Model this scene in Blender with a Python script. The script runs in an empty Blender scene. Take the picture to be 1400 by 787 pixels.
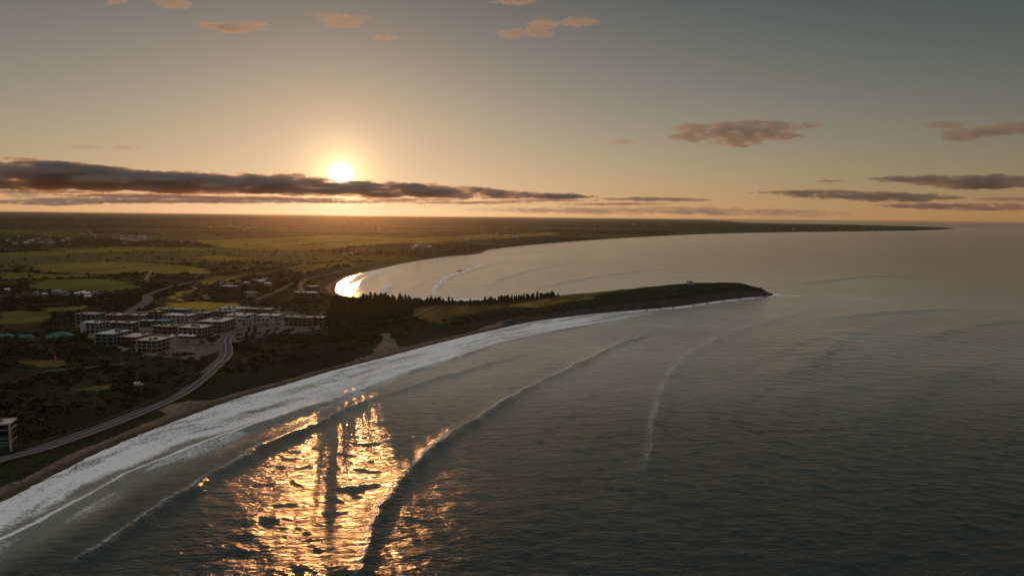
import bpy, math, random
import numpy as np
from mathutils import Vector, Matrix, noise as mnoise
R = math.radians
random.seed(7); rng = np.random.default_rng(7)
S = bpy.context.scene
COL = S.collection

# ------------------------------------------------------------------ camera
CAM_H, FPX, CX, CY = 120.0, 933.0, 700.0, 393.5     # photo 1400x787, 24 mm lens on a drone
PITCH, ROLL = math.atan(97.0/933.0), R(0.62)
fw = Vector((0, math.cos(PITCH), -math.sin(PITCH)))
rt0 = Vector((1, 0, 0)); up0 = rt0.cross(fw)
rt = rt0*math.cos(ROLL) + up0*math.sin(ROLL)
up = up0*math.cos(ROLL) - rt0*math.sin(ROLL)
cam_d = bpy.data.cameras.new('camera'); cam = bpy.data.objects.new('camera', cam_d); COL.objects.link(cam)
M = Matrix((rt, up, -fw)).transposed().to_4x4(); M.translation = (0, 0, CAM_H); cam.matrix_world = M
cam_d.sensor_width = 36; cam_d.lens = 36*FPX/1400.0; cam_d.clip_start = 1; cam_d.clip_end = 600000
S.camera = cam

def ray(x, y): return (fw*FPX + rt*(x-CX) + up*(CY-y)).normalized()
def px(x, y, z=0.0):
    d = ray(x, y); t = (z-CAM_H)/d.z
    return (d.x*t, d.y*t)
def at(x, y, D):                                     # point seen at x, y, D metres ahead
    d = ray(x, y); t = D/d.y
    return Vector((d.x*t, d.y*t, CAM_H + d.z*t))

# ------------------------------------------------------------------ sky and sun
SUN = ray(466, 239)
SUN_EL = math.asin(SUN.z); SUN_AZ = math.atan2(SUN.x, SUN.y)
W = bpy.data.worlds.new('World'); S.world = W; W.use_nodes = True
wn, wl = W.node_tree.nodes, W.node_tree.links; wn.clear()
def wnode(t, **k):
    n = wn.new(t)
    for a, b in k.items(): setattr(n, a, b)
    return n
sky = wnode('ShaderNodeTexSky', sky_type='NISHITA', sun_disc=False)
sky.sun_elevation = SUN_EL; sky.sun_rotation = SUN_AZ
sky.air_density = 1.1; sky.dust_density = 0.3; sky.ozone_density = 1.0; sky.altitude = 100
SKY_STRENGTH = 0.10
# broadband haze in the air softens the clear-sky blue: blend towards its own luminance
bw = wnode('ShaderNodeRGBToBW'); wl.new(sky.outputs[0], bw.inputs[0])
tint = wnode('ShaderNodeMix', data_type='RGBA', blend_type='MULTIPLY'); tint.inputs[0].default_value = 1
wl.new(bw.outputs[0], tint.inputs[6]); tint.inputs[7].default_value = (1.0, 0.86, 0.72, 1)
mixs = wnode('ShaderNodeMix', data_type='RGBA'); mixs.inputs[0].default_value = 0.36
wl.new(sky.outputs[0], mixs.inputs[6]); wl.new(tint.outputs[2], mixs.inputs[7])
# the sun's disc and the bright aureole of the hazy air round it
tc = wnode('ShaderNodeTexCoord')
dot = wnode('ShaderNodeVectorMath', operation='DOT_PRODUCT'); wl.new(tc.outputs['Generated'], dot.inputs[0]); dot.inputs[1].default_value = SUN
ac = wnode('ShaderNodeMath', operation='ARCCOSINE'); wl.new(dot.outputs['Value'], ac.inputs[0])
def glow(width, gain, col, power=1.0):
    a = wnode('ShaderNodeMath', operation='DIVIDE'); wl.new(ac.outputs[0], a.inputs[0]); a.inputs[1].default_value = R(width)
    p = wnode('ShaderNodeMath', operation='POWER'); wl.new(a.outputs[0], p.inputs[0]); p.inputs[1].default_value = power
    m = wnode('ShaderNodeMath', operation='MULTIPLY'); wl.new(p.outputs[0], m.inputs[0]); m.inputs[1].default_value = -1
    e = wnode('ShaderNodeMath', operation='EXPONENT'); wl.new(m.outputs[0], e.inputs[0])
    c = wnode('ShaderNodeVectorMath', operation='SCALE'); c.inputs[0].default_value = [v*gain for v in col]; wl.new(e.outputs[0], c.inputs['Scale'])
    return c.outputs[0]
# thin high veil evens the sky out: bright parts are rolled off (c / (1 + c / k))
rolled = wnode('ShaderNodeVectorMath', operation='MULTIPLY_ADD'); wl.new(mixs.outputs[2], rolled.inputs[0]); rolled.inputs[1].default_value = (1/9.0, 1/8.6, 1/8.6); rolled.inputs[2].default_value = (1, 1, 1)
veil = wnode('ShaderNodeVectorMath', operation='DIVIDE'); wl.new(mixs.outputs[2], veil.inputs[0]); wl.new(rolled.outputs[0], veil.inputs[1])
sep = wnode('ShaderNodeSeparateXYZ'); wl.new(tc.outputs['Generated'], sep.inputs[0])
high = wnode('ShaderNodeMapRange', interpolation_type='SMOOTHSTEP'); wl.new(sep.outputs['Z'], high.inputs[0]); high.inputs[1].default_value = .06; high.inputs[2].default_value = .48; high.inputs[3].default_value = 0; high.inputs[4].default_value = 1
cool = wnode('ShaderNodeVectorMath', operation='MULTIPLY_ADD'); wl.new(high.outputs[0], cool.inputs[0]); cool.inputs[1].default_value = (-.68, -.56, -.50); cool.inputs[2].default_value = (1.02, 1.0, 1.0)
dim = wnode('ShaderNodeVectorMath', operation='MULTIPLY'); wl.new(veil.outputs[0], dim.inputs[0]); wl.new(cool.outputs[0], dim.inputs[1])
# the sky is bluer and darker away from the sun
away = wnode('ShaderNodeMapRange', interpolation_type='SMOOTHSTEP'); wl.new(ac.outputs[0], away.inputs[0]); away.inputs[1].default_value = R(14); away.inputs[2].default_value = R(62); away.inputs[3].default_value = 0; away.inputs[4].default_value = 1
awc = wnode('ShaderNodeVectorMath', operation='MULTIPLY_ADD'); wl.new(away.outputs[0], awc.inputs[0]); awc.inputs[1].default_value = (-.36, -.25, -.20); awc.inputs[2].default_value = (1.04, 1.03, 1.03)
dim2 = wnode('ShaderNodeVectorMath', operation='MULTIPLY'); wl.new(dim.outputs[0], dim2.inputs[0]); wl.new(awc.outputs[0], dim2.inputs[1])
# warm dust low over the horizon
zc = wnode('ShaderNodeMath', operation='MAXIMUM'); wl.new(sep.outputs['Z'], zc.inputs[0]); zc.inputs[1].default_value = 0
le = wnode('ShaderNodeMath', operation='MULTIPLY'); wl.new(zc.outputs[0], le.inputs[0]); le.inputs[1].default_value = -1/math.sin(R(3.6))
lx = wnode('ShaderNodeMath', operation='EXPONENT'); wl.new(le.outputs[0], lx.inputs[0])
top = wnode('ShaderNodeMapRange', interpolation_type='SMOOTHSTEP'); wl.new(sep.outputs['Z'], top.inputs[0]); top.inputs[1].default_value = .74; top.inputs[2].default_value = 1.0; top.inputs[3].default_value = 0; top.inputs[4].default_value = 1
zenith_fill = wnode('ShaderNodeVectorMath', operation='SCALE'); zenith_fill.inputs[0].default_value = (11.5, 11.5, 11.5); wl.new(top.outputs[0], zenith_fill.inputs['Scale'])  # extra overhead glow, out of view, added to brighten foam and land
lo = wnode('ShaderNodeVectorMath', operation='SCALE'); lo.inputs[0].default_value = (2.0, .68, .30); wl.new(lx.outputs[0], lo.inputs['Scale'])
acc = dim2.outputs[0]
for g in (lo.outputs[0], zenith_fill.outputs[0], glow(0.62, 80, (1, .88, .66), 2.4), glow(1.25, 20.0, (1, .66, .28)), glow(5.5, 2.4, (1, .50, .19)), glow(16, .55, (1, .42, .16))):
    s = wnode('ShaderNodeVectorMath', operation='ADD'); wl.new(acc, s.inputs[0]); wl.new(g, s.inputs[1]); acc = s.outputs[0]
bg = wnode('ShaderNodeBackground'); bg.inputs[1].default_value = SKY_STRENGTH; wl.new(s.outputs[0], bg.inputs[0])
wo = wnode('ShaderNodeOutputWorld'); wl.new(bg.outputs[0], wo.inputs[0])
sl = bpy.data.lights.new('sun', 'SUN'); sl.energy = 0.7; sl.angle = R(0.53); sl.color = (1, 0.40, 0.125)
so = bpy.data.objects.new('sun', sl); COL.objects.link(so); so.rotation_euler = SUN.to_track_quat('Z', 'Y').to_euler()
so.location = (0, 0, 200)

vs = S.view_settings; vs.view_transform = 'Standard'; vs.look = 'None'; vs.gamma = 1; vs.exposure = 0.0; vs.use_curve_mapping = False
cy = S.cycles; cy.use_denoising = True
try: cy.denoiser = 'OPENIMAGEDENOISE'
except Exception: pass
cy.max_bounces = 5; cy.diffuse_bounces = 2; cy.glossy_bounces = 2; cy.transparent_max_bounces = 6; cy.volume_bounces = 2
cy.sample_clamp_direct = 0; cy.sample_clamp_indirect = 4; cy.caustics_reflective = False; cy.caustics_refractive = False

# ------------------------------------------------------------------ helpers
def tag(o, label=None, cat=None, group=None, kind=None):
    if label: o['label'] = label
    if cat: o['category'] = cat
    if group: o['group'] = group
    if kind: o['kind'] = kind
    return o
def link(name, me, mat=None, parent=None):
    o = bpy.data.objects.new(name, me); COL.objects.link(o)
    if mat is not None:
        me.materials.clear(); me.materials.append(mat)
    if parent is not None: o.parent = parent
    return o
def empty(name, loc, rz=0.0):
    o = bpy.data.objects.new(name, None); COL.objects.link(o); o.location = loc; o.rotation_euler = (0, 0, rz); o.empty_display_size = 1
    return o
def np_mesh(name, V, F, smooth=False):
    """F: (n,3) or (n,4) int array"""
    me = bpy.data.meshes.new(name); V = np.asarray(V, np.float32); F = np.asarray(F, np.int32)
    n, k = F.shape
    me.vertices.add(len(V)); me.vertices.foreach_set('co', V.ravel())
    me.loops.add(n*k); me.loops.foreach_set('vertex_index', F.ravel())
    me.polygons.add(n); me.polygons.foreach_set('loop_start', np.arange(0, n*k, k, dtype=np.int32))
    me.polygons.foreach_set('use_smooth', np.full(n, smooth))
    me.update(calc_edges=True)
    return me
def attr(me, name, arr):
    if arr.ndim == 1:
        a = me.attributes.new(name, 'FLOAT', 'POINT'); a.data.foreach_set('value', arr.astype(np.float32))
    else:
        a = me.attributes.new(name, 'FLOAT_COLOR', 'POINT')
        c = np.ones((len(arr), 4), np.float32); c[:, :3] = arr; a.data.foreach_set('color', c.ravel())
class MB:
    """collects boxes, prisms and tubes for one mesh object"""
    def __init__(s): s.v = []; s.f = []
    def add(s, V, F):
        b = len(s.v); s.v += [tuple(p) for p in V]; s.f += [tuple(i+b for i in f) for f in F]; return s
    def box(s, x0, x1, y0, y1, z0, z1):
        V = [(x0,y0,z0),(x1,y0,z0),(x1,y1,z0),(x0,y1,z0),(x0,y0,z1),(x1,y0,z1),(x1,y1,z1),(x0,y1,z1)]
        return s.add(V, [(3,2,1,0),(4,5,6,7),(0,1,5,4),(1,2,6,5),(2,3,7,6),(3,0,4,7)])
    def tube(s, p, q, r0, r1=None, n=8):
        r1 = r0 if r1 is None else r1; p, q = Vector(p), Vector(q); d = (q-p).normalized()
        a = d.orthogonal().normalized(); b = d.cross(a); V = []
        for c, r in ((p, r0), (q, r1)):
            for i in range(n):
                t = 2*math.pi*i/n; V.append(c + a*math.cos(t)*r + b*math.sin(t)*r)
        F = [(i, (i+1) % n, n+(i+1) % n, n+i) for i in range(n)] + [tuple(range(n-1, -1, -1)), tuple(range(n, 2*n))]
        return s.add(V, F)
    def loft(s, rings, caps=True):
        n = len(rings[0]); V = [p for r in rings for p in r]; F = []
        for k in range(len(rings)-1):
            for i in range(n): F.append((k*n+i, k*n+(i+1) % n, (k+1)*n+(i+1) % n, (k+1)*n+i))
        if caps: F += [tuple(range(n-1, -1, -1)), tuple(range((len(rings)-1)*n, len(rings)*n))]
        return s.add(V, F)
    def gable(s, x0, x1, y0, y1, z0, z1):
        ym = (y0+y1)/2
        return s.add([(x0,y0,z0),(x1,y0,z0),(x1,y1,z0),(x0,y1,z0),(x0,ym,z1),(x1,ym,z1)],
                     [(3,2,1,0),(0,1,5,4),(2,3,4,5),(1,2,5),(3,0,4)])
    def build(s, name, mat, parent=None):
        me = bpy.data.meshes.new(name); me.from_pydata(s.v, [], s.f); me.update()
        return link(name, me, mat, parent)
def copy_tree(o, parent=None):
    c = o.copy(); COL.objects.link(c)
    if parent is not None: c.parent = parent
    for ch in list(o.children): copy_tree(ch, c)
    return c

# value noise, vectorised
def _h(ix, iy, seed):
    n = (ix*374761393 + iy*668265263 + seed*1442695041) & 0xFFFFFFFF
    n = ((n ^ (n >> 13))*1274126177) & 0xFFFFFFFF
    return ((n ^ (n >> 16)) & 0xFFFF)/65535.0
def vnoise(x, y, seed=0):
    x = np.asarray(x, float); y = np.asarray(y, float)
    ix = np.floor(x).astype(np.int64); iy = np.floor(y).astype(np.int64); fx = x-ix; fy = y-iy
    fx = fx*fx*(3-2*fx); fy = fy*fy*(3-2*fy)
    a = _h(ix, iy, seed); b = _h(ix+1, iy, seed); c = _h(ix, iy+1, seed); d = _h(ix+1, iy+1, seed)
    return (a*(1-fx)+b*fx)*(1-fy) + (c*(1-fx)+d*fx)*fy
def fbm(x, y, seed=0, oct=4):
    s = 0; a = .5; t = 0
    for k in range(oct): s = s + a*vnoise(x, y, seed+k*17); t += a; x = x*2.03+5.1; y = y*2.03+1.7; a *= .5
    return s/t
def sstep(a, b, x):
    t = np.clip((x-a)/(b-a), 0, 1); return t*t*(3-2*t)
def spline(P, n=8):
    P = [np.array(p, float) for p in P]; Q = []
    for i in range(len(P)-1):
        p0 = P[max(i-1, 0)]; p1 = P[i]; p2 = P[i+1]; p3 = P[min(i+2, len(P)-1)]
        for k in range(n):
            t = k/n; Q.append(.5*((2*p1)+(-p0+p2)*t+(2*p0-5*p1+4*p2-p3)*t*t+(-p0+3*p1-3*p2+p3)*t**3))
    Q.append(P[-1]); return np.array(Q)
def dist_line(X, Y, L):
    """distance, signed side (left +), arc parameter to polyline L"""
    best = np.full(X.shape, 1e18); side = np.zeros(X.shape); arc = np.zeros(X.shape); s0 = 0
    for (ax, ay), (bx, by) in zip(L[:-1], L[1:]):
        dx, dy = bx-ax, by-ay; ll = dx*dx+dy*dy+1e-9
        t = np.clip(((X-ax)*dx+(Y-ay)*dy)/ll, 0, 1)
        ex = X-(ax+t*dx); ey = Y-(ay+t*dy); d2 = ex*ex+ey*ey
        m = d2 < best; best[m] = d2[m]; side[m] = np.sign(dx*(Y-ay)-dy*(X-ax))[m]; arc[m] = (s0+t*math.sqrt(ll))[m]
        s0 += math.sqrt(ll)
    return np.sqrt(best), side, arc
def inside(X, Y, P):
    r = np.zeros(X.shape, bool); n = len(P)
    for i in range(n):
        ax, ay = P[i]; bx, by = P[(i+1) % n]
        if ay == by: continue
        c = ((ay > Y) != (by > Y)) & (X < (bx-ax)*(Y-ay)/(by-ay)+ax)
        r ^= c
    return r

# ------------------------------------------------------------------ materials
def material(name, col=(.5, .5, .5), rough=.8, spec=.3, metal=0, vary=0.0, scale=1.0, col2=None, bump=0.0, bscale=None):
    m = bpy.data.materials.new(name); m.use_nodes = True; n, l = m.node_tree.nodes, m.node_tree.links
    b = n['Principled BSDF']; b.inputs['Roughness'].default_value = rough; b.inputs['Specular IOR Level'].default_value = spec; b.inputs['Metallic'].default_value = metal
    if vary or col2:
        tcn = n.new('ShaderNodeNewGeometry'); nz = n.new('ShaderNodeTexNoise'); nz.inputs['Scale'].default_value = scale; nz.inputs['Detail'].default_value = 4
        l.new(tcn.outputs['Position'], nz.inputs['Vector'])
        rp = n.new('ShaderNodeValToRGB'); c2 = col2 or tuple(min(1, c*(1+vary)) for c in col); c1 = col if col2 else tuple(c*(1-vary) for c in col)
        rp.color_ramp.elements[0].position = .33; rp.color_ramp.elements[1].position = .67
        rp.color_ramp.elements[0].color = (*c1, 1); rp.color_ramp.elements[1].color = (*c2, 1)
        l.new(nz.outputs['Fac'], rp.inputs[0]); l.new(rp.outputs[0], b.inputs['Base Color'])
        if bump:
            bm_ = n.new('ShaderNodeBump'); bm_.inputs['Distance'].default_value = bump; l.new(nz.outputs['Fac'], bm_.inputs['Height']); l.new(bm_.outputs[0], b.inputs['Normal'])
    else: b.inputs['Base Color'].default_value = (*col, 1)
    return m

# ------------------------------------------------------------------ land outline
ZL = 7.0
shore_px = [(-420,930),(-300,858),(-150,770),(0,688),(60,657),(130,621),(200,591),(260,568),(320,546),(400,523),(450,508),(520,490),(580,474),(640,459),(680,450),
            (720,441),(760,435),(820,428),(870,424),(930,418.5),(985,411),(1025,406.5),(1052,404.5)]
tip_px = [(1057,403),(1050,400),(1000,396),(900,400),(800,406),(720,409.5),(660,411.5),(625,412.5),(560,411),(500,408),(470,404)]
bay_px = [(459,398),(459,393),(466,386),(482,378),(520,367.5),(560,358.5),(610,351),(645,348),(658,346.5),(668,342),(700,337.5),(760,332),(850,325.5),(950,320.5),(1050,317.8),(1150,316.6),(1250,315.2),(1303,313.2)]
far_px = [(1306,312.4),(1285,311),(1200,308.6),(1100,306.3),(1020,304.6)]
near_shore = spline([px(*p) for p in shore_px], 6)
headback = spline([px(*p) for p in [shore_px[-1]]+tip_px+[bay_px[0]]], 4)
bay = spline([px(*p) for p in bay_px], 5)
farb = [px(*p) for p in far_px]
coast = np.vstack([near_shore, headback[1:], bay[1:], farb])
land_poly = [tuple(p) for p in coast] + [(20000, 75000), (-90000, 75000), (-90000, -300), (-420, -300), (-300, 60)]
open_coast = np.vstack([[(-420, -300), (-300, 60)], coast])
def land_d(X, Y):
    """signed distance to the coast, positive on land"""
    d, _, _ = dist_line(X, Y, open_coast)
    return np.where(inside(X, Y, land_poly), d, -d)
def headw(X, Y):   # how much a point belongs to the headland
    return sstep(-60, 40, X)*sstep(1500, 1300, Y)
HX = np.array([-200, -60, 0, 60, 120, 200, 280, 340, 380, 420]); HZ = np.array([7, 8, 9.5, 11, 15, 20, 23.5, 23, 20, 12])
def height(X, Y, d=None):
    X = np.asarray(X, float); Y = np.asarray(Y, float)
    if d is None: d = land_d(X, Y)
    r = np.hypot(X, Y); far = sstep(2500, 9000, r)
    k = np.where(d < 0, .06, 1.0)
    plain = 2.2*sstep(0, 26, d) + (ZL-2.2)*sstep(18, 60, d)
    dune = 1.6*sstep(25, 50, d)*sstep(110, 60, d)*(fbm(X/22, Y/22, 3)*2-.6)
    rough = (fbm(X/90, Y/90, 5, 3)-.5)*1.2*sstep(40, 90, d)
    hills = far*(fbm(X/2600, Y/3800, 9, 4)-.32)*62*sstep(60, 1800, d) + sstep(20000, 45000, r)*fbm(X/7000, Y/7000, 21)*55*sstep(0, 3000, d)
    z = plain + dune + rough + hills
    hw = headw(X, Y); hs = np.interp(X, HX, HZ)
    cliff = hs*(.62*sstep(0, 22, d) + .38*sstep(15, 85, d)) + (fbm(X/14, Y/14, 13)-.5)*2.6*sstep(2, 20, d)*sstep(95, 30, d)
    z = z*(1-hw) + cliff*hw
    return np.where(d < 0, np.maximum(d*.05, -1.8), z)
def hz(x, y): return float(height(np.array([x]), np.array([y]))[0])
def poly_px(pts, z=ZL): return [px(x, y, z) for x, y in pts]

# land cover (colours that belong to the ground itself)
sand_poly = poly_px([(-420,900),(-200,745),(0,662),(90,622),(170,590),(225,566),(215,556),(250,548),(300,541),(335,535),(420,508),(475,492),(512,481),(522,470),(518,463),(530,461),(545,472),(600,468),(648,458),(655,447),(690,438),(735,433),(800,428),(830,426),
                     (760,440),(640,465),(450,515),(260,575),(0,700),(-420,960)], 2.5)
fields = [
 ([(262,329),(330,326.5),(450,322.5),(560,325),(650,321.5),(760,318),(770,321),(655,328),(560,332),(480,337),(420,342),(350,342),(300,339)], (.17,.16,.022)),
 ([(0,347),(90,342),(190,336.5),(300,341.5),(190,343.5),(90,347.5),(0,350.5)], (.12,.13,.02)),
 ([(42,364),(70,359),(160,358.5),(225,360.5),(290,368),(200,373),(120,375),(60,372)], (.13,.13,.03)),
 ([(0,372),(60,374.5),(150,376.5),(60,381),(0,382)], (.09,.11,.02)),
 ([(60,382),(130,380),(180,385),(196,393),(150,398),(70,396),(36,389)], (.075,.10,.02)),
 ([(203,367.5),(240,364),(300,373),(240,374.6),(205,373.6)], (.13,.14,.02)),
 ([(265,352),(300,349),(345,353),(300,357)], (.13,.13,.02)),
 ([(206,424),(226,413.5),(262,412),(300,413.5),(335,414.5),(325,419),(290,421.5),(250,422)], (.22,.19,.025)),
 ([(232,411),(226,405),(240,398.5),(262,395.5),(264,398),(245,402),(236,406),(242,411)], (.2,.17,.03)),
 ([(50,421),(118,417.5),(130,422),(70,427)], (.10,.11,.02)),
 ([(0,425),(72,426),(66,440),(0,446)], (.075,.09,.02)),
 ([(255,385),(300,378),(345,375),(330,381),(280,389)], (.12,.12,.02)),
 ([(395,368),(440,360),(480,357),(450,365),(410,374)], (.10,.09,.02)),
 ([(562,421),(600,417),(645,417),(692,418.5),(650,431),(590,441),(560,431)], (.064, .058, .02)),
 ([(700,417),(745,413),(800,409),(820,412),(740,421),(700,422)], (.14,.12,.025)),
 ([(745,410),(790,400.5),(860,390),(930,386),(962,389),(890,401),(800,412),(752,415)], (.06, .078, .022)),
 ([(905,388),(940,386),(985,386.5),(950,389)], (.13,.14,.025)),
 ([(20,492),(75,490),(110,497),(60,501),(25,498)], (.10,.08,.02)),
 ([(115,532),(150,524),(170,528),(140,535)], (.09,.08,.025)),
]
town_poly = poly_px([(105,446),(120,432),(190,424),(300,421),(390,424),(446,436),(448,448),(400,456),(345,462),(318,470),(300,480),(268,492),(190,486),(150,474),(120,462)])
neck_hills = poly_px([(455,400),(640,408),(800,400),(1060,380),(1060,420),(700,446),(560,478),(450,500)])
C_SCRUB = np.array((.025, .026, .011)); C_SAND = np.array((.19, .14, .095)); C_TOWN = np.array((.15, .125, .10))
def cover(X, Y, d):
    n1 = fbm(X/40, Y/40, 31); n2 = fbm(X/9, Y/9, 37)
    c = C_SCRUB*(0.65+0.75*n1)[:, None]
    r = np.hypot(X, Y)
    # far farmland: long patches of pasture between woods
    pat = fbm(X/900+3, Y/420, 41, 4); pf = sstep(.50, .58, pat)*sstep(1100, 1700, r)*.75
    c = c*(1-pf[:, None]) + np.array((.085, .085, .022))*pf[:, None]
    fld = np.zeros(X.shape)
    for pts, col in fields:
        P = poly_px(pts); xs = [p[0] for p in P]; ys = [p[1] for p in P]
        w = .02*np.mean(ys)
        jx = (fbm(X/(w*2.5), Y/(w*2.5), 51)-.5)*w*2.2; jy = (fbm(X/(w*2.5)+9, Y/(w*2.5), 53)-.5)*w*2.2
        bx = (X > min(xs)-2*w) & (X < max(xs)+2*w) & (Y > min(ys)-2*w) & (Y < max(ys)+2*w)
        i = np.where(bx)[0]
        ins = inside(X[i]+jx[i], Y[i]+jy[i], P); i = i[ins]
        c[i] = np.array(col)*np.array((1.27, 1.02, 1.0))*(.25+1.3*fbm(X[i]/(w*1.2), Y[i]/(w*4), 57, 5))[:, None]; fld[i] = 1
    i = inside(X+(n2-.5)*12, Y+(n2-.5)*12, town_poly)
    c[i] = C_TOWN*(.35+.9*n2[i])[:, None]
    sm = inside(X+(n1-.5)*16, Y+(n2-.5)*14, sand_poly) & (d < 150)
    sm |= (d < 7+6*n1) & (r < 1600) & (headw(X, Y) < .5)
    sm |= (d < 9+10*n1) & (r >= 900) & (Y < 9000) & (X < 3000) & (headw(X, Y) < .5)
    wet = sstep(9, 3, d)
    c[sm] = (C_SAND*(.55+.6*n2[:, None]*np.ones(3)))[sm]*(1-.55*wet[sm])[:, None]
    rk = (headw(X, Y) > .5) & (d < 14)
    c[rk] = np.array((.05, .042, .035))*(.6+.8*n2[rk])[:, None]
    return c, sm, fld

def polar_grid(a0, a1, da, rings):
    a = np.radians(np.arange(a0, a1+da*.5, da)); A, RR = np.meshgrid(a, rings)
    X = (np.sin(A)*RR).ravel(); Y = (np.cos(A)*RR).ravel(); na, nr = len(a), len(rings)
    i = np.arange(nr*na).reshape(nr, na)
    F = np.stack([i[:-1, :-1], i[:-1, 1:], i[1:, 1:], i[1:, :-1]], -1).reshape(-1, 4)
    return X, Y, F
def rings(r0, r1, d0, rk, p):
    r = [r0]
    while r[-1] < r1: r.append(r[-1] + d0*max(1, (r[-1]/rk)**p))
    return np.array(r)
def submesh(name, V, F, keep, smooth, attrs):
    F = F[keep]; u, inv = np.unique(F, return_inverse=True)
    me = np_mesh(name, V[u], inv.reshape(F.shape), smooth)
    for k, a in attrs.items(): attr(me, k, a[u])
    return me

def ground_material(name, rough=.95):
    m = bpy.data.materials.new(name); m.use_nodes = True; n, l = m.node_tree.nodes, m.node_tree.links
    b = n['Principled BSDF']; b.inputs['Roughness'].default_value = rough; b.inputs['Specular IOR Level'].default_value = .05
    a = n.new('ShaderNodeAttribute'); a.attribute_name = 'cover'
    g = n.new('ShaderNodeNewGeometry')
    z1 = n.new('ShaderNodeTexNoise'); z1.inputs['Scale'].default_value = .35; z1.inputs['Detail'].default_value = 5; z1.inputs['Roughness'].default_value = .65
    l.new(g.outputs['Position'], z1.inputs['Vector'])
    mr = n.new('ShaderNodeMapRange'); mr.inputs[1].default_value = .3; mr.inputs[2].default_value = .7; mr.inputs[3].default_value = .5; mr.inputs[4].default_value = 1.5
    l.new(z1.outputs['Fac'], mr.inputs[0])
    mx = n.new('ShaderNodeVectorMath'); mx.operation = 'SCALE'; l.new(a.outputs['Color'], mx.inputs[0]); l.new(mr.outputs[0], mx.inputs['Scale'])
    l.new(mx.outputs[0], b.inputs['Base Color'])
    bp = n.new('ShaderNodeBump'); bp.inputs['Distance'].default_value = .8; l.new(z1.outputs['Fac'], bp.inputs['Height']); l.new(bp.outputs[0], b.inputs['Normal'])
    return m
GX, GY, GF = polar_grid(-56, 40, .09, rings(170, 62000, 1.3, 400, 1.55))
GD = land_d(GX, GY); ok = GD > -25
kf = ok[GF].all(1)
idx = np.unique(GF[kf]); mp = np.zeros(len(GX), np.int64); mp[idx] = np.arange(len(idx))
GF = mp[GF[kf]]; GX, GY, GD = GX[idx], GY[idx], GD[idx]
GZ = height(GX, GY, GD); GC, GS, GFLD = cover(GX, GY, GD)
GV = np.stack([GX, GY, GZ], 1)
fs = GS[GF].mean(1) > .5
fh = (headw(GX, GY)[GF].mean(1) > .5) & ~fs
ff = ~fs & ~fh
MG = ground_material('land_cover')
for nm, k in (('beach', fs), ('headland', fh), ('ground', ff)):
    tag(link(nm, submesh(nm, GV, GF, k, True, {'cover': GC}), MG), kind='structure')

# ------------------------------------------------------------------ sea
WX, WY, WF = polar_grid(-50, 50, .085, rings(110, 62000, .95, 330, 1.62))
WD = -land_d(WX, WY)
ok = WD > -45; kf = ok[WF].any(1); idx = np.unique(WF[kf]); mp = np.zeros(len(WX), np.int64); mp[idx] = np.arange(len(idx))
WF = mp[WF[kf]]; WX, WY, WD = WX[idx], WY[idx], WD[idx]; WR = np.hypot(WX, WY)
WZ = np.zeros(len(WX)); FO = np.zeros(len(WX)); SILT_SHEEN = np.zeros(len(WX))
shal = sstep(0, 60, WD)
for i in range(70):                                   # wind chop and swell as a sum of trains
    lam = 4.0*(5.5**rng.random()); ang = R(rng.normal(205, 34)); k = 2*math.pi/lam; ph = rng.random()*6.28
    amp = .0034*lam**.6
    fade = sstep(1500*(lam/8)**.9, 420*(lam/8)**.9, WR)
    grp = .4+1.2*vnoise(WX/(lam*7)+i*3.1, WY/(lam*7), 60+i)
    th = k*(WX*math.sin(ang)+WY*math.cos(ang))+ph + 1.5*vnoise(WX/(lam*4), WY/(lam*4), 160+i)*2
    WZ += amp*fade*grp*(np.sin(th)+.25*np.cos(2*th))
WZ *= .06+.94*shal
def crest(pts, amp, wb, wf, foam, fw_=None, fade=(.1, .15), rag=1.0, seed=0):
    """a swell crest along a line of points: gentle back (towards the shore side, left), steeper front; foam on its lip"""
    L = spline([px(*p) for p in pts], 8); x0, y0 = L.min(0)-60; x1, y1 = L.max(0)+60
    i = np.where((WX > x0) & (WX < x1) & (WY > y0) & (WY < y1))[0]
    d, s, a = dist_line(WX[i], WY[i], L); T = np.hypot(*np.diff(L, axis=0).T).sum(); t = a/T
    wob = (fbm(WX[i]/17, WY[i]/17, 71+seed, 3)-.5)*6*rag
    sd = d*s + wob
    e = sstep(0, fade[0], t)*sstep(1, 1-fade[1], t)*(d < 58)
    var = .45+1.1*fbm(a/28+seed*7.7, a*0+seed, 73)
    h = np.where(sd > 0, np.exp(-(sd/wb)**2), np.exp(-(sd/wf)**2))
    WZ[i] += amp*e*var*h
    fwid = fw_ or 2.5
    fs_ = sd-.6*fwid; f = np.where(fs_ > 0, np.exp(-(fs_/fwid)**2), np.exp(-(fs_/(fwid*.45))**2))*foam*e*np.clip(var*1.2-.1, 0, 1.3)
    FO[i] = np.maximum(FO[i], f)
A_ = [(478,800),(492,765),(506,730),(524,694),(560,645),(603,606),(650,575),(690,550),(735,524),(780,504),(820,483),(860,466),(915,452)]
B_ = [(60,800),(150,742),(210,702),(270,662),(330,628),(380,602),(430,581),(490,553),(560,530),(640,506),(720,484),(790,466)]
C_ = [(-150,815),(0,743),(60,713),(120,680),(180,648),(240,623),(300,600),(350,581),(400,564),(450,548),(500,531),(560,508),(620,490),(680,470),(740,456),(800,445),(870,432)]
D_ = [(884,735),(886,700),(889,655),(896,610),(900,572),(910,532),(925,505),(952,480),(1000,456),(1060,436),(1120,420)]
E_ = [(1088,540),(1104,503),(1125,482),(1165,457),(1210,442)]
crest(A_, 1.45, 6.5, 3.6, .40, 1.8, (.02, .14), seed=1)
crest(B_, 1.3, 9, 3.2, .3, 2.2, (.05, .4), seed=2)
crest(C_, 1.0, 9, 1.8, .8, 2.0, (.02, .1), .5, seed=3)
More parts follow.
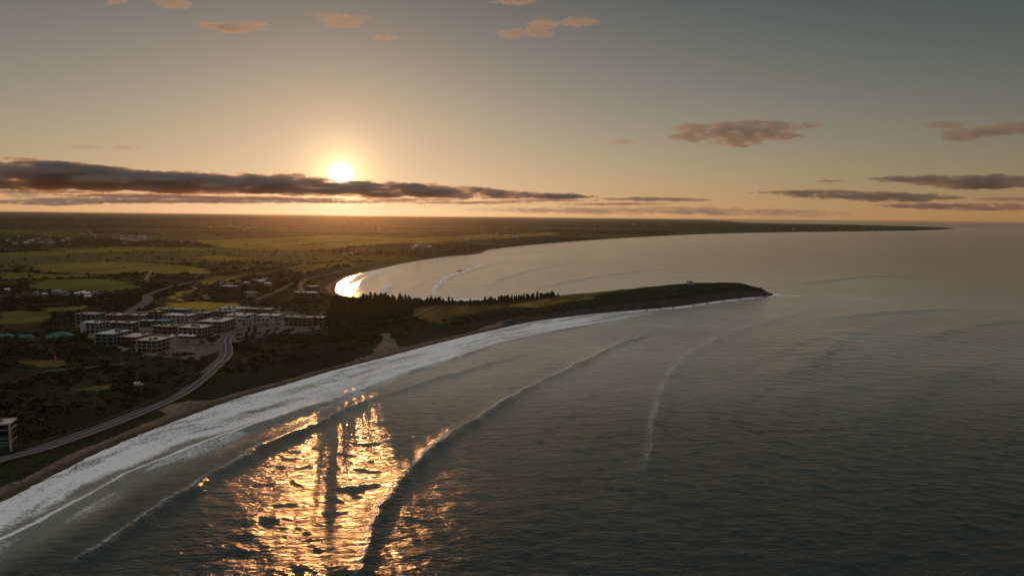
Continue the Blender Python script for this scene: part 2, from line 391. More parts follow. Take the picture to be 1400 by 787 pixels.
crest(D_, 1.3, 13, 8, .25, 4.5, (.15, .3), .4, seed=4)
crest(E_, 1.5, 18, 9, .14, 6, (.3, .4), 2, seed=5)
crest([(560,640),(530,655),(470,668),(420,680)], .6, 6, 2.5, .05, 2, (.2, .2), seed=6)
crest([(790,640),(840,590),(880,540),(900,515)], .5, 9, 6, .0, 3, (.3, .3), 2, seed=7)
crest([(1010,600),(1060,560),(1130,535),(1220,520),(1300,515)], .6, 14, 8, .06, 5, (.3, .3), 2, seed=8)
crest([(700,640),(750,590),(800,545),(850,515)], .5, 9, 5, .05, 3, (.3, .3), 2, seed=9)
crest([(980,520),(1040,490),(1110,462),(1180,445)], .6, 12, 8, .1, 6, (.3, .4), 2, seed=10)
for q, (P, f) in enumerate([([(494,398),(497,390),(503,382),(515,376),(530,371),(560,364)], .9), ([(523,405),(527,398),(535,391),(545,387)], .8), ([(600,410),(597,400),(602,390),(612,381),(632,373),(668,362),(720,352)], .6),
             ([(560,408),(562,397),(572,388),(590,379)], .25), ([(470,390),(480,384),(500,375),(540,366),(580,359)], .5), ([(660,395),(690,380),(740,366),(800,356)], .15)]):
    crest(P, 1.3, 14, 7, min(1.1, f*1.45), 6, (.12, .3), 1.0, seed=20+q)
for q, (P, a_) in enumerate([([(700,787),(730,720),(762,660),(800,610),(836,570)], .45), ([(1000,760),(1008,690),(1020,640),(1045,590),(1080,560)], .5), ([(960,640),(985,590),(1020,545),(1060,515),(1110,490)], .55),
        ([(1180,620),(1210,570),(1260,530),(1330,500),(1400,485)], .6), ([(1120,440),(1180,430),(1260,424),(1340,420)], .6), ([(640,560),(700,526),(760,498),(820,474)], .35), ([(250,787),(300,740),(350,700),(400,668)], .4),
        ([(1240,480),(1290,455),(1360,440),(1440,432)], .6), ([(720,396),(790,382),(860,372),(930,366)], .6), ([(640,352),(720,346),(800,341)], .8), ([(1080,390),(1160,380),(1260,374)], .7)]):
    crest(P, a_*1.9, 19, 10, .06, 5, (.3, .35), 1.6, seed=40+q)
# wash between the beach and the outer break
Cl = spline([px(*p) for p in C_], 8)
Cf = spline([px(*p) for p in [(-150,813),(0,741),(50,712),(85,690),(103,672),(150,651),(200,630),(245,611),(285,600),(320,592),(350,581),(400,565),(450,549),(500,532),(560,509),(620,491),(680,471),(740,457),(800,446),(870,433)]], 8)
i = np.where((WD > -20) & (WD < 110) & (WX < 250) & (WY < 1000) & (WY > 60))[0]
d, s, a = dist_line(WX[i], WY[i], Cf)
ed = d*s + (fbm(WX[i]/9, WY[i]/9, 81)-.5)*7
wash = sstep(-3.5, 8, ed)**.7*sstep(-6, -2, WD[i])*np.where(s > 0, 1, 1)
strength = np.interp(WX[i], [-300, -150, -60, 20, 120, 220], [.92, .95, 1.05, .95, .55, .3])
FO[i] = np.maximum(FO[i], wash*strength*np.clip(.72+1.5*(fbm(a/55, ed/7.5, 83, 4)-.5)+.4*(fbm(WX[i]/9, WY[i]/6, 84)-.5), .08, 1))
dC, sC, aC = dist_line(WX[i], WY[i], Cl)
SILT_SHEEN[i] = np.maximum(SILT_SHEEN[i], sstep(30, 0, dC)*.45)
# lacy old foam left outside the break, in streaks along the shore
i2 = i[(d < 60)]; d2, s2, a2 = dist_line(WX[i2], WY[i2], Cl)
lac = np.exp(-(d2/13)**2)*(s2 < 0)*sstep(.40, .66, fbm(a2/34, d2/14, 85, 3))*np.interp(a2/a2.max(), [0, .1, .25, .5, .8], [.8, .75, .6, .6, .2])
FO[i2] = np.maximum(FO[i2], lac*(.5+.6*fbm(WX[i2]/5, WY[i2]/5, 86)))
# surf round the headland and a thin swash line on every shore
hwm = headw(WX, WY)*(WY < 1105)
FO = np.maximum(FO, hwm*sstep(26, 0, WD)*(.25+1.0*fbm(WX/28, WY/28, 87))*np.interp(WX, [0, 120, 200, 320, 420], [.5, .6, 1, 1, .8]))
FO = np.maximum(FO, sstep(10, 1, WD)*.55*(WR < 7000)*(fbm(WX/60, WY/60, 89)+.2))
t0 = np.array(px(1057, 404)); q = np.exp(-(((WX-t0[0]-22)/34)**2+((WY-t0[1])/10)**2)); FO = np.maximum(FO, q*.6)
SILT_SHEEN = np.maximum(SILT_SHEEN, np.exp(-np.maximum(WD, 0)/560)*np.interp(WY, [250, 380, 480, 620, 950], [.06, .25, .75, 1, 1])*(.85+.5*(fbm(WX/140, WY/70, 97)-.5)))  # silt near shore; paler mid water also paints in the sky's sheen
# the bay and the lee of the headland lie calmer than the open break; wind streaks elsewhere
CH = (.22+.78*sstep(760, 340, WR))*(.72+.56*fbm(WX/170+4, WY/75, 99, 4)) + .10*sstep(0, 600, WX-500)
# rips of glassier and rougher water
WV = np.stack([WX, WY, WZ], 1)
me = np_mesh('sea', WV, WF, True); attr(me, 'foam', np.clip(FO, 0, 1.2)); attr(me, 'silt_sheen', np.clip(SILT_SHEEN, 0, 1)); attr(me, 'chop', CH)
def sea_material():
    m = bpy.data.materials.new('sea_water'); m.use_nodes = True; n, l = m.node_tree.nodes, m.node_tree.links
    b = n['Principled BSDF']; out = n['Material Output']
    g = n.new('ShaderNodeNewGeometry')
    def nz(scale, detail=3, rough=.55, stretch=(1, 1, 1), rot=0):
        mp_ = n.new('ShaderNodeMapping'); mp_.inputs['Scale'].default_value = stretch; mp_.inputs['Rotation'].default_value = (0, 0, R(rot)); l.new(g.outputs['Position'], mp_.inputs[0])
        t = n.new('ShaderNodeTexNoise'); t.inputs['Scale'].default_value = scale; t.inputs['Detail'].default_value = detail; t.inputs['Roughness'].default_value = rough
        l.new(mp_.outputs[0], t.inputs['Vector']); return t.outputs['Fac']
    # water colour: deep green-black to pale silt, lightened to stand in for sky sheen
    at1 = n.new('ShaderNodeAttribute'); at1.attribute_name = 'silt_sheen'
    at2 = n.new('ShaderNodeAttribute'); at2.attribute_name = 'foam'
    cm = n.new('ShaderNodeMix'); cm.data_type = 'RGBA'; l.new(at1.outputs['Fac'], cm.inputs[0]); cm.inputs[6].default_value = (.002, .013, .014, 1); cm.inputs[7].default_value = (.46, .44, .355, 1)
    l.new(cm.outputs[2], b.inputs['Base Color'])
    b.inputs['Roughness'].default_value = .13; b.inputs['Specular Tint'].default_value = (.60, .84, .90, 1); b.inputs['IOR'].default_value = 1.37
    # ripples: two directions of stretched noise at 1 to 8 m
    h0 = nz(.075, 2, .5, (1, 2.4, 1), -10); h1 = nz(.16, 3, .6, (1, 2.2, 1), -18); h2 = nz(.55, 3, .6, (1, 1.8, 1), 12); h3 = nz(1.6, 2, .5, (1, 1.4, 1), -5)
    def mul(a, k):
        q = n.new('ShaderNodeMath'); q.operation = 'MULTIPLY'; l.new(a, q.inputs[0]); q.inputs[1].default_value = k; return q.outputs[0]
    def add(a, c):
        q = n.new('ShaderNodeMath'); q.operation = 'ADD'; l.new(a, q.inputs[0]); l.new(c, q.inputs[1]); return q.outputs[0]
    h4 = nz(4.2, 2, .5)
    hh = add(add(add(mul(h1, .48), mul(h2, .38)), mul(h3, .13)), mul(h4, .03))
    bp = n.new('ShaderNodeBump'); bp.inputs['Strength'].default_value = 1; bp.inputs['Distance'].default_value = 1.0
    at3 = n.new('ShaderNodeAttribute'); at3.attribute_name = 'chop'; hm_ = n.new('ShaderNodeMath'); hm_.operation = 'MULTIPLY'; l.new(hh, hm_.inputs[0]); l.new(at3.outputs['Fac'], hm_.inputs[1]); l.new(add(hm_.outputs[0], mul(h0, .75)), bp.inputs['Height']); l.new(bp.outputs[0], b.inputs['Normal'])
    # foam
    f1 = nz(.45, 6, .72, (1, 1.5, 1), 25)
    v = n.new('ShaderNodeTexVoronoi'); v.feature = 'DISTANCE_TO_EDGE'; v.inputs['Scale'].default_value = .42
    dm = n.new('ShaderNodeVectorMath'); dm.operation = 'MULTIPLY_ADD'
    nc = n.new('ShaderNodeTexNoise'); nc.inputs['Scale'].default_value = .5; nc.inputs['Detail'].default_value = 3; l.new(g.outputs['Position'], nc.inputs['Vector'])
    l.new(nc.outputs['Color'], dm.inputs[0]); dm.inputs[1].default_value = (3, 3, 3); l.new(g.outputs['Position'], dm.inputs[2]); l.new(dm.outputs[0], v.inputs['Vector'])
    lace = n.new('ShaderNodeMapRange'); l.new(v.outputs['Distance'], lace.inputs[0]); lace.inputs[1].default_value = 0; lace.inputs[2].default_value = .32; lace.inputs[3].default_value = .22; lace.inputs[4].default_value = -.10
    th = add(add(at2.outputs['Fac'], mul(f1, .48)), lace.outputs[0])
    fr = n.new('ShaderNodeMapRange'); fr.interpolation_type = 'SMOOTHSTEP'; l.new(th, fr.inputs[0]); fr.inputs[1].default_value = .46; fr.inputs[2].default_value = 1.25
    gate = n.new('ShaderNodeMapRange'); l.new(at2.outputs['Fac'], gate.inputs[0]); gate.inputs[1].default_value = .02; gate.inputs[2].default_value = .2
    ff_ = n.new('ShaderNodeMath'); ff_.operation = 'MULTIPLY'; l.new(fr.outputs[0], ff_.inputs[0]); l.new(gate.outputs[0], ff_.inputs[1])
    fb = n.new('ShaderNodeBsdfDiffuse'); fb.inputs['Color'].default_value = (.86, .84, .83, 1); fbb = n.new('ShaderNodeBump'); fbb.inputs['Distance'].default_value = .35; l.new(f1, fbb.inputs['Height']); l.new(fbb.outputs[0], fb.inputs['Normal'])
    ms = n.new('ShaderNodeMixShader'); l.new(ff_.outputs[0], ms.inputs[0]); l.new(b.outputs[0], ms.inputs[1]); l.new(fb.outputs[0], ms.inputs[2]); l.new(ms.outputs[0], out.inputs[0])
    return m
tag(link('sea', me, sea_material()), kind='structure')

# ------------------------------------------------------------------ haze
HB = MB(); HB.box(-64000, 64000, -4000, 64000, -3.2, 131)
hm = bpy.data.materials.new('haze'); hm.use_nodes = True; hn, hl = hm.node_tree.nodes, hm.node_tree.links
hn.remove(hn['Principled BSDF']); pv = hn.new('ShaderNodeVolumePrincipled')
pv.inputs['Color'].default_value = (.86, .84, .82, 1); pv.inputs['Density'].default_value = 1.75e-5; pv.inputs['Anisotropy'].default_value = .84
hl.new(pv.outputs[0], hn['Material Output'].inputs['Volume'])
tag(HB.build('haze', hm), kind='stuff')
#@@OBJECTS@@
# ------------------------------------------------------------------ roads and paths
M_ROAD = material('asphalt', (.072, .066, .06), .9, .25, vary=.25, scale=.3)
M_TRACK = material('pale_gravel', (.16, .125, .09), .9, .2, vary=.25, scale=.5)
M_KERB = material('concrete_kerb', (.22, .205, .185), .85, .3, vary=.15, scale=1)
M_PATHC = material('worn_concrete', (.19, .175, .155), .9, .2, vary=.2, scale=.5)
M_PAINT = material('road_paint', (.75, .73, .68), .6, .4)
ROADS = []
def strip(name, L, off, w, mat, dz, top=None):
    """a ribbon of width w along line L (world points), shifted sideways by off"""
    L = np.asarray(L); T = np.gradient(L, axis=0); T /= np.linalg.norm(T, axis=1)[:, None]+1e-9; N = np.stack([-T[:, 1], T[:, 0]], 1)
    C = L+N*off; a = C+N*w/2; b = C-N*w/2
    z = np.maximum(height(L[:, 0], L[:, 1]), 1.0); z = np.convolve(np.pad(z, 4, 'edge'), np.ones(9)/9, 'valid')+dz
    n = len(L); V = []
    for i in range(n): V += [(a[i, 0], a[i, 1], z[i]), (b[i, 0], b[i, 1], z[i]), (a[i, 0], a[i, 1], z[i]-.9), (b[i, 0], b[i, 1], z[i]-.9)]
    F = []
    for i in range(n-1):
        k = 4*i; F += [(k, k+1, k+5, k+4), (k+2, k, k+4, k+6), (k+1, k+3, k+7, k+5)]
    return link(name, np_mesh(name, np.array(V), np.array(F)), mat)
def road(pts, w, nm, kerbs=True, n=10, z=ZL, mat=None):
    L = spline([px(*p, z) for p in pts], n); ROADS.append((L, w/2+2.5))
    tag(strip(nm, L, 0, w, mat or M_ROAD, .45), kind='structure')
    if kerbs:
        tag(strip('kerb', L, w/2+.2, .4, M_KERB, .58), kind='structure')
        tag(strip('footpath', L, -(w/2+.95), 1.5, M_PATHC, .60), kind='structure')
        tag(strip('lane_marking', L, 0, .18, M_PAINT, .456), kind='structure')
road([(-120,652),(-40,631),(5,616),(60,600),(130,576),(190,554),(240,534),(275,516),(296,500),(307,487),(309,476),(307,467),(311,460),(322,456),(345,451),(380,448)], 7.5, 'road')
road([(150,436),(172,428),(190,417),(198,411),(199,405),(207,401),(228,394),(258,387),(295,381),(340,376),(385,369),(420,361),(455,352)], 7.5, 'road', kerbs=False)
road([(186,424),(197,417),(206,410),(204,404)], 6, 'road', kerbs=False)
road([(420,408),(412,398),(412,388),(425,380),(450,374),(480,366),(530,355)], 7, 'road', kerbs=False)
road([(345,412),(380,398),(400,388)], 6, 'road', kerbs=False)
road([(455,452),(500,441),(540,436),(562,432),(578,425),(592,419),(606,417),(640,417.5)], 2.6, 'path', kerbs=False, z=8, mat=M_TRACK)
road([(200,383),(202,377),(207,371),(212,367)], 6, 'path', kerbs=False, mat=M_TRACK)
road([(262,398),(268,395),(263,392)], 5, 'path', kerbs=False, mat=M_TRACK)
road([(60,508),(110,503),(170,497)], 2.5, 'path', kerbs=False, mat=M_TRACK)

# ------------------------------------------------------------------ buildings
PALE = [material('pale_render', c, .75, .3, vary=.10, scale=.15) for c in ((.50, .465, .42), (.42, .35, .29), (.33, .39, .40), (.60, .62, .63), (.30, .21, .165))]
DARKW = [material('wall_'+n_, c, .8, .2, vary=.2, scale=.2) for n_, c in (('charcoal', (.075, .078, .08)), ('brown', (.16, .10, .07)), ('olive', (.12, .14, .12)), ('grey', (.22, .22, .22)), ('teal', (.12, .19, .19)))]
M_ROOF = material('roof_membrane', (.52, .45, .385), .42, .6, vary=.22, scale=.12)
M_ROOFB = material('roof_sheet_blue', (.10, .24, .44), .4, .5, vary=.15, scale=.2)
M_ROOFW = material('roof_sheet_white', (.60, .60, .60), .42, .5, vary=.15, scale=.2)
M_ROOFT = material('roof_tile', (.27, .13, .08), .8, .3, vary=.25, scale=.4)
M_ROOFG = material('roof_grey', (.16, .16, .165), .6, .4, vary=.2, scale=.3)
M_GLASS = material('window_glass', (.012, .014, .016), .06, .6)
M_UNIT = material('plant_metal', (.18, .17, .16), .5, .5)
M_WHITE = material('white_paint', (.72, .71, .69), .6, .4, vary=.06, scale=.5)
FOOT = []
ROOFS = [M_ROOF, material('roof_sand', (.56, .44, .33), .45, .6, vary=.18, scale=.15), material('roof_pale_grey', (.46, .45, .43), .42, .6, vary=.2, scale=.12), M_ROOF, material('roof_weathered', (.34, .28, .235), .55, .5, vary=.3, scale=.2)]
TH0 = R(-7)
def apartment(xl, xc, xr, ytop, ybase, label, wall=0, trim=0, roof=None, storeys=None, cols=True, th=None, group='flat roofed blocks of the seaside estate', cat='apartment block', name='apartment_block', units=3, pilot=False, zt=ZL, dark=False):
    bx, by = px(xc, ybase, zt); mpp = by/FPX; h = (ybase-ytop)*mpp*math.hypot(by, bx*.0)/by
    az = math.atan2(-(bx), by); th = TH0+R(random.uniform(-3, 3)) if th is None else th; tv = th-az
    w = max(6, (xc-xl)*mpp/max(.35, math.cos(tv))); d = (xr-xc)*mpp/max(.28, abs(math.sin(tv))); d = min(max(9, d), max(34, w*1.2))
    n = storeys or max(1, round(h/3.3)); sh = h/n
    c, s_ = math.cos(th), math.sin(th); lx, ly = w/2, -d/2
    ox, oy = bx-(lx*c-ly*s_), by-(lx*s_+ly*c)
    zb = hz(ox, oy)
    e = empty(name, (ox, oy, zb), th); tag(e, label, cat, group); FOOT.append((ox, oy, max(w, d)*.62+2))
    ins = .9 if cols else .25
    MB().box(-w/2+ins, w/2-ins, -d/2+ins, d/2-ins, -2.5, h-.45).build('wall', DARKW[wall] if cols or dark else PALE[wall], e)
    TR = PALE[trim]
    for k in range(1, n):
        b = MB(); b.box(-w/2, w/2, -d/2, d/2, k*sh-.18, k*sh+.18)
        if cols: b.build('floor_slab', TR, e)
        elif k % 2: MB().box(-w/2-.02, w/2+.02, -d/2-.02, d/2+.02, k*sh-.12, k*sh+.12).build('string_course', TR, e)
    bayx = max(2, round(w/5.2)); bayy = max(2, round(d/5.2))
    if cols:
        pts = set()
        for i in range(bayx+1):
            for y in (-d/2+.25, d/2-.25): pts.add((-w/2+.25+(w-.5)*i/bayx, y))
        for j in range(1, bayy):
            for x in (-w/2+.25, w/2-.25): pts.add((x, -d/2+.25+(d-.5)*j/bayy))
        for (x, y) in sorted(pts): MB().box(x-.2, x+.2, y-.2, y+.2, -1.5, h-.46).build('column', TR, e)
    cnt = 0
    for k in range(n):
        z0, z1 = k*sh+.55, (k+1)*sh-.75
        for i in range(bayx):
            if random.random() < .12 or cnt > 90: continue
            x0 = -w/2+w*(i+.2)/bayx; x1 = -w/2+w*(i+.8)/bayx; cnt += 1
            MB().box(x0, x1, -d/2+ins-.06, -d/2+ins+.1, z0, z1).build('window', M_GLASS, e)
        for j in range(bayy):
            if random.random() < .12 or cnt > 95: continue
            y0 = -d/2+d*(j+.2)/bayy; y1 = -d/2+d*(j+.8)/bayy; cnt += 1
            MB().box(w/2-ins-.1, w/2-ins+.06, y0, y1, z0, z1).build('window', M_GLASS, e)
    b = MB(); b.box(-w/2-.35, w/2+.35, -d/2-.35, d/2+.35, h-.44, h)
    if roof is None: roof = ROOFS[len(FOOT) % len(ROOFS)]
    r = b.build('roof', roof or M_ROOF, e)
    p = MB(); t = .25; q = .4
    p.box(-w/2-.36, w/2+.36, -d/2-.36, -d/2-.36+t, h-.2, h+q); p.box(-w/2-.36, w/2+.36, d/2+.36-t, d/2+.36, h-.2, h+q)
    p.box(-w/2-.37, -w/2-.36+t, -d/2-.1, d/2+.1, h-.2, h+q); p.box(w/2+.36-t, w/2+.37, -d/2-.1, d/2+.1, h-.2, h+q)
    p.build('parapet', TR, r)
    for k in range(units):
        ux, uy = random.uniform(-.33, .33)*w, random.uniform(-.3, .3)*d; a = random.uniform(.8, 1.8); bb = random.uniform(.7, 1.3)
        u = MB(); u.box(ux-a, ux+a, uy-bb, uy+bb, h+.1, h+random.uniform(1.0, 1.8)); u.box(ux-a*.6, ux+a*.6, uy-bb*.6, uy+bb*.6, h+.9, h+2.0)
        u.build('roof_unit', M_UNIT, r)
    if dark:
        for (x, y) in ((w/2-.3, -d/2+.3), (-w/2+.3, -d/2+.3)): MB().box(x-.38, x+.38, y-.38, y+.38, -1.5, h-.46).build('column', PALE[0], e)
        for z in (1.0, 4.2): MB().box(-w/2-.04, w/2+.04, -d/2-.05, -d/2+.2, z, z+1.1).build('balcony_panel', DARKW[4], e)
    if pilot:
        MB().box(-w/2-.05, -w/2+w*.25, -d/2-.06, -d/2+.8, -1.5, h-.46).build('end_wall', PALE[3], e)
    return e
apartment(189,215,233,465.5,481.5,'four storey block with pale column grid nearest the scrub, beside the white tents',0,0)
apartment(132.6,155,179,456.5,472,'block with wide pale roof and teal base left of the low brown pavilion',4,2)
apartment(167,188,206.5,460.5,470.5,'low brown pavilion with sandy roof squeezed between two grid fronted blocks',1,1,units=2)
apartment(107,131,144,430,443.5,'grey teal block at the far left edge of the estate behind a white walled block',4,2)
apartment(114,136,149,441.5,455.5,'block with bright white end wall, second row from the left edge of the estate',4,3,pilot=True)
apartment(149,181,190,441.5,453,'long dark block with rounded pale right end behind the wide overhanging roof',2,2)
apartment(245.5,276,291.5,448,462.5,'square block of pale columns standing just left of the bend in the coast road',1,0)
apartment(274,304,323,439.5,455,'broad block with stepped columns and sandy roof above the top of the road bend',1,0)
apartment(210,236,249,446.5,457,'tan block with pale roof between the blue shed and the column grid blocks',3,1)
apartment(308,336,350.5,431.5,445.5,'cream block with two blank tall end panels and sandy roof',3,0,cols=False)
apartment(388.5,427,431.5,434,446,'long brown block with sunlit sandy roof at the right end of the estate',1,1)
apartment(301,334,342,421.5,429,'long white low block in the back row of the estate',3,3,cols=False,units=2)
apartment(336,370,376,423,429.5,'long block with orange lit roof in the back row beside the white block',1,1,units=2)
apartment(291,318,326,425.5,434,'pale block with narrow bays in front of the long white low block',3,0)
apartment(352,380,388,431.5,440,'low white terrace with grey panels left of the long brown block',3,3,cols=False,units=1)
apartment(430,441,447,434,445,'small brick brown house block tucked against the pine wood',4,1,cols=False,units=1)
apartment(221,256,262,423,431,'grey block with row of dark bays below the bright yellow field',0,2,units=2)
apartment(225.5,258,268,431.5,440,'white shed with pale blue roof in the middle of the estate',3,3,roof=M_ROOFW,cols=False,units=1,cat='shed',name='shed')
apartment(211,230,235,438.5,445,'low shed with bright blue roof and blue front',2,2,roof=M_ROOFB,cols=False,units=0,cat='shed',name='shed')
apartment(191,207,212,438.5,447,'dim grey block between long dark block and the bright blue shed',0,2,units=1)
apartment(145,166,178,431,439,'brown roofed block in the second row near the road entering the estate',1,1)
apartment(179,197,204,431,438,'low brownish terrace beside the road into the estate',4,1,cols=False,units=1)
apartment(204,218,224,426,437,'narrow tall brown block right of the low brownish terrace',4,4,cols=False,units=1)
apartment(268,284,291,428,437,'small tan block between white shed and the broad stepped block',4,1,cols=False,units=1)
apartment(-58,15.5,22,575.5,611,'dark glass block with pale roof cut by the left edge of the picture',0,0,th=R(20),units=2,storeys=4,cols=False,dark=True,group='lone buildings near the coast')
apartment(334,349,353,400,408,'dark grey house with pale ridge roof among trees above the estate',0,0,cols=False,units=1,group='lone buildings near the coast',cat='house')
apartment(401,431,437,400,408.5,'long pale building with bright roof edge near the bay shore',3,1,units=2,group='lone buildings near the coast',cat='building')
apartment(301,322,329,391.5,397,'low tan building in the trees left of the dark grey house',1,1,units=1,group='lone buildings near the coast',cat='building')
apartment(417,433,438,389.5,395,'grey building behind the long pale building by the bay',0,2,units=1,group='lone buildings near the coast',cat='building')

def house(x, y, wpx, label, wall, roof, group, th=None, z=ZL, hf=.42, name='house', cat='house', detail=True):
    bx, by = px(x, y, z); m = by/FPX; w = max(5.5, wpx*m); d = min(w*.75, 11); h = max(3.0, min(6.5, w*hf)); th = R(random.uniform(-35, 25)) if th is None else th
    e = empty(name, (bx, by, hz(bx, by)), th); tag(e, label, cat, group); FOOT.append((bx, by, w*.7))
    MB().box(-w/2, w/2, -d/2, d/2, -3, h).build('wall', wall, e)
    r = MB().gable(-w/2-.5, w/2+.5, -d/2-.5, d/2+.5, h, h+d*.30).build('roof', roof, e)
    if detail:
        MB().box(w*.18, w*.18+.9, d*.1, d*.1+.9, h+.5, h+d*.30+1).build('chimney', wall, r)
        for fx in (-.32, .05, .32): MB().box(fx*w-.7, fx*w+.7, -d/2-.05, -d/2+.1, 1, 2.5).build('window', M_GLASS, e)
        MB().box(-.16*w-.5, -.16*w+.5, -d/2-.06, -d/2+.1, 0, 2.1).build('door', M_UNIT, e)
    return e
g = 'white houses in the trees left of the estate'
for x, y, w, lb in [(10,398,5,'lone white house at the far left edge, well left of the white hamlet'),(50,403,6,'small pale house at the left end of the white hamlet'),(62,405,7,'cream house near the left end of the white hamlet'),(78,402,10,'long dark roofed house in the middle of the white hamlet'),
                (90,403,9,'grey white house joined to the long dark roof in the hamlet'),(106,404,7,'white house just right of the gap in the hamlet'),(113,402,7,'tall white house in the thick of the hamlet'),(119,404.5,9,'brightest white house in the thick of the hamlet'),
                (121,408,8,'white house lowest on the slope of the hamlet'),(131,402.5,8,'white house with pale roof at the right end of the hamlet')]:
    house(x, y, w, lb, PALE[3], random.choice([M_ROOFW, M_ROOFG, M_ROOF]), g)
g = 'houses in the trees above the estate'
for x, y, w, lb in [(304,390,7,'tan roofed house at the left end of the row above the estate'),(315,391,8,'grey roofed house second along the row above the estate'),(326,388,8,'house with warm lit roof among orange tinted trees'),(338,390,8,'pale house just above the dark grey house'),
                (349,386,8,'house with bright ridge at the top of the row above the estate'),(358,388,9,'wide house right of the bright ridged house'),(367,391,8,'low house at the right end of the row above the estate'),(282,409,9,'long low pale house by the yellow field'),
                (362,384,7,'white walled house highest in the row above the estate')]:
    house(x, y, w, lb, random.choice(PALE[:4]), random.choice([M_ROOFT, M_ROOFG, M_ROOF]), g)
g = 'far village houses beyond the fields'
far_h = []
for cx_, cy_, sx, sy, n in ((185,327,34,6,26), (50,331,34,8,20), (577,338,16,5,14), (520,318,26,5,12), (472,350,8,2,3), (112,322,40,4,8), (690,322,24,3,8), (260,333,30,4,6), (640,329,20,3,8), (330,312,40,5,10), (880,309,40,3,8)):
    for k in range(n): far_h.append((cx_+random.gauss(0, sx*.5), cy_+random.gauss(0, sy*.45)))
for x, y in far_h:
    side = 'left' if x < 330 else 'right'
    where = ('far village at the left of the plain' if x < 90 else 'far village in the middle of the plain' if x < 330 else 'far shore village above the bay' if x < 750 else 'distant headland')
    house(x, y, random.uniform(3.2, 6), 'tiny pale house in the '+where, random.choice([PALE[3], PALE[0], PALE[1]]), random.choice([M_ROOFT, M_ROOFG, M_ROOFG, M_ROOF]), g+': '+where, detail=False, hf=.5)
house(943, 386.5, 7, 'small white house alone on top of the headland', M_WHITE, M_ROOFG, None, th=R(8), z=22)
house(1085, 314, 3.2, 'pale tall house catching the sun on the far low headland', M_WHITE, M_ROOFW, None, th=0, hf=.9, detail=False)

# white tents, green nets and the like round the building site
M_TENT = material('white_canvas', (.70, .68, .66), .8, .2); M_NET = material('teal_mesh_cover', (.07, .135, .13), .85, .2, vary=.3, scale=.4)
def tent(x, y, w, peaks, label):
    bx, by = px(x, y); z = hz(bx, by); e = empty('tent', (bx, by, z), R(-10)); tag(e, label, 'tent', 'white tents beside the building site')
    for k in range(peaks):
        ox = (k-(peaks-1)/2)*w; b = MB(); hw = w*.5; n = 8
        rs = []
        for t in (0, .35, .7, 1): rr = hw*(1-t)**1.6+.05; rs.append([(ox+rr*1.3*math.cos(2*math.pi*i/n+.39), rr*1.3*math.sin(2*math.pi*i/n+.39), 2.2+t*2.6) for i in range(n)])
        b.loft(rs); b.build('canopy', M_TENT, e)
        for sx in (-1, 1):
            for sy in (-1, 1): MB().tube((ox+sx*hw*.8, sy*hw*.8, -.5), (ox+sx*hw*.8, sy*hw*.8, 2.4), .09).build('pole', M_WHITE, e)
tent(257, 472, 5.5, 3, 'white three peaked tent in front of the square block by the road bend')
tent(236, 473, 4, 1, 'single white tent right beside the nearest four storey block')
def tarp_mound(x, y, w, d, h, label):
    bx, by = px(x, y); z = hz(bx, by); n, q = 14, 6; rs = []
    for j in range(q):
        t = j/(q-1); r = (1-t**2.2)*1.0+.02
        rs.append([(math.cos(6.283*i/n)*w/2*r*(1+.2*math.sin(3*i+j)), math.sin(6.283*i/n)*d/2*r*(1+.15*math.cos(2*i)), t*h*(1+.12*math.sin(i*1.7))-.6) for i in range(n)])
    o = MB().loft(rs).build('covered_mound', M_NET, None); o.location = (bx, by, z); tag(o, label, 'mound', 'teal covered heaps left of the estate'); FOOT.append((bx, by, w*.5))
tarp_mound(8,470,16,9,3.2,'low teal covered heap at the left edge of the picture'); tarp_mound(37,471,15,8,3,'small teal covered heap second from the left edge')
tarp_mound(72,472,13,8,4,'teal covered heap under a pinkish pile of soil'); tarp_mound(85,469,22,10,4.5,'largest teal covered heap nearest the estate'); tarp_mound(166,473,12,7,2.4,'teal covered heap against the foot of a block')

# ------------------------------------------------------------------ lone small things
def van(x, y, label):
    bx, by = px(x, y); z = hz(bx, by); e = empty('parked_van', (bx, by, z), R(28)); tag(e, label, 'van')
    prof = [(-2.6,.4),(2.5,.4),(2.6,.9),(2.3,1.25),(1.7,1.4),(1.15,2.25),(-2.5,2.35),(-2.62,1.2)]
    rs = [[(p[0], yy, p[1]) for p in prof] for yy in (-.98, .98)]
    MB().loft(rs).build('body', M_WHITE, e)
    for sx in (-1.6, 1.65):
        for sy in (-1, 1): MB().tube((sx, sy*.78, .36), (sx, sy*1.02, .36), .36, n=14).build('wheel', M_UNIT, e)
    MB().add([(1.72,-.85,1.43),(1.72,.85,1.43),(1.2,.8,2.18),(1.2,-.8,2.18)], [(0,1,2,3)]).build('windscreen', M_GLASS, e)
    for sy in (-1, 1): MB().box(.35, 1.2, sy*1.0-.01, sy*1.0+.01, 1.4, 2.0).build('window', M_GLASS, e)
van(190, 544, 'white van standing in dark scrub just above the coast road')
bx, by = px(76, 507); e = empty('feather_flag', (bx, by, hz(bx, by))); tag(e, 'tall narrow orange feather flag standing alone in the dark scrub', 'flag')
MB().tube((0,0,-.5), (0,0,6.2), .06, .03).build('pole', M_UNIT, e)
M_OR = material('orange_cloth', (.75, .24, .03), .7, .2)
t_ = .015; V = []
for sgn in (-1, 1):
    for k in range(9): q = k/8; V += [(.07, sgn*t_, 1.2+5*q), (.07+1.25*math.sin(math.pi*min(1, q*.86+.12))**.7, sgn*t_, 1.2+5*q)]
F = [(2*k, 2*k+1, 2*k+3, 2*k+2) for k in range(8)] + [(18+2*k+2, 18+2*k+3, 18+2*k+1, 18+2*k) for k in range(8)] + [(2*k+1, 18+2*k+1, 18+2*k+3, 2*k+3) for k in range(8)]
MB().add(V, F).build('banner', M_OR, e)
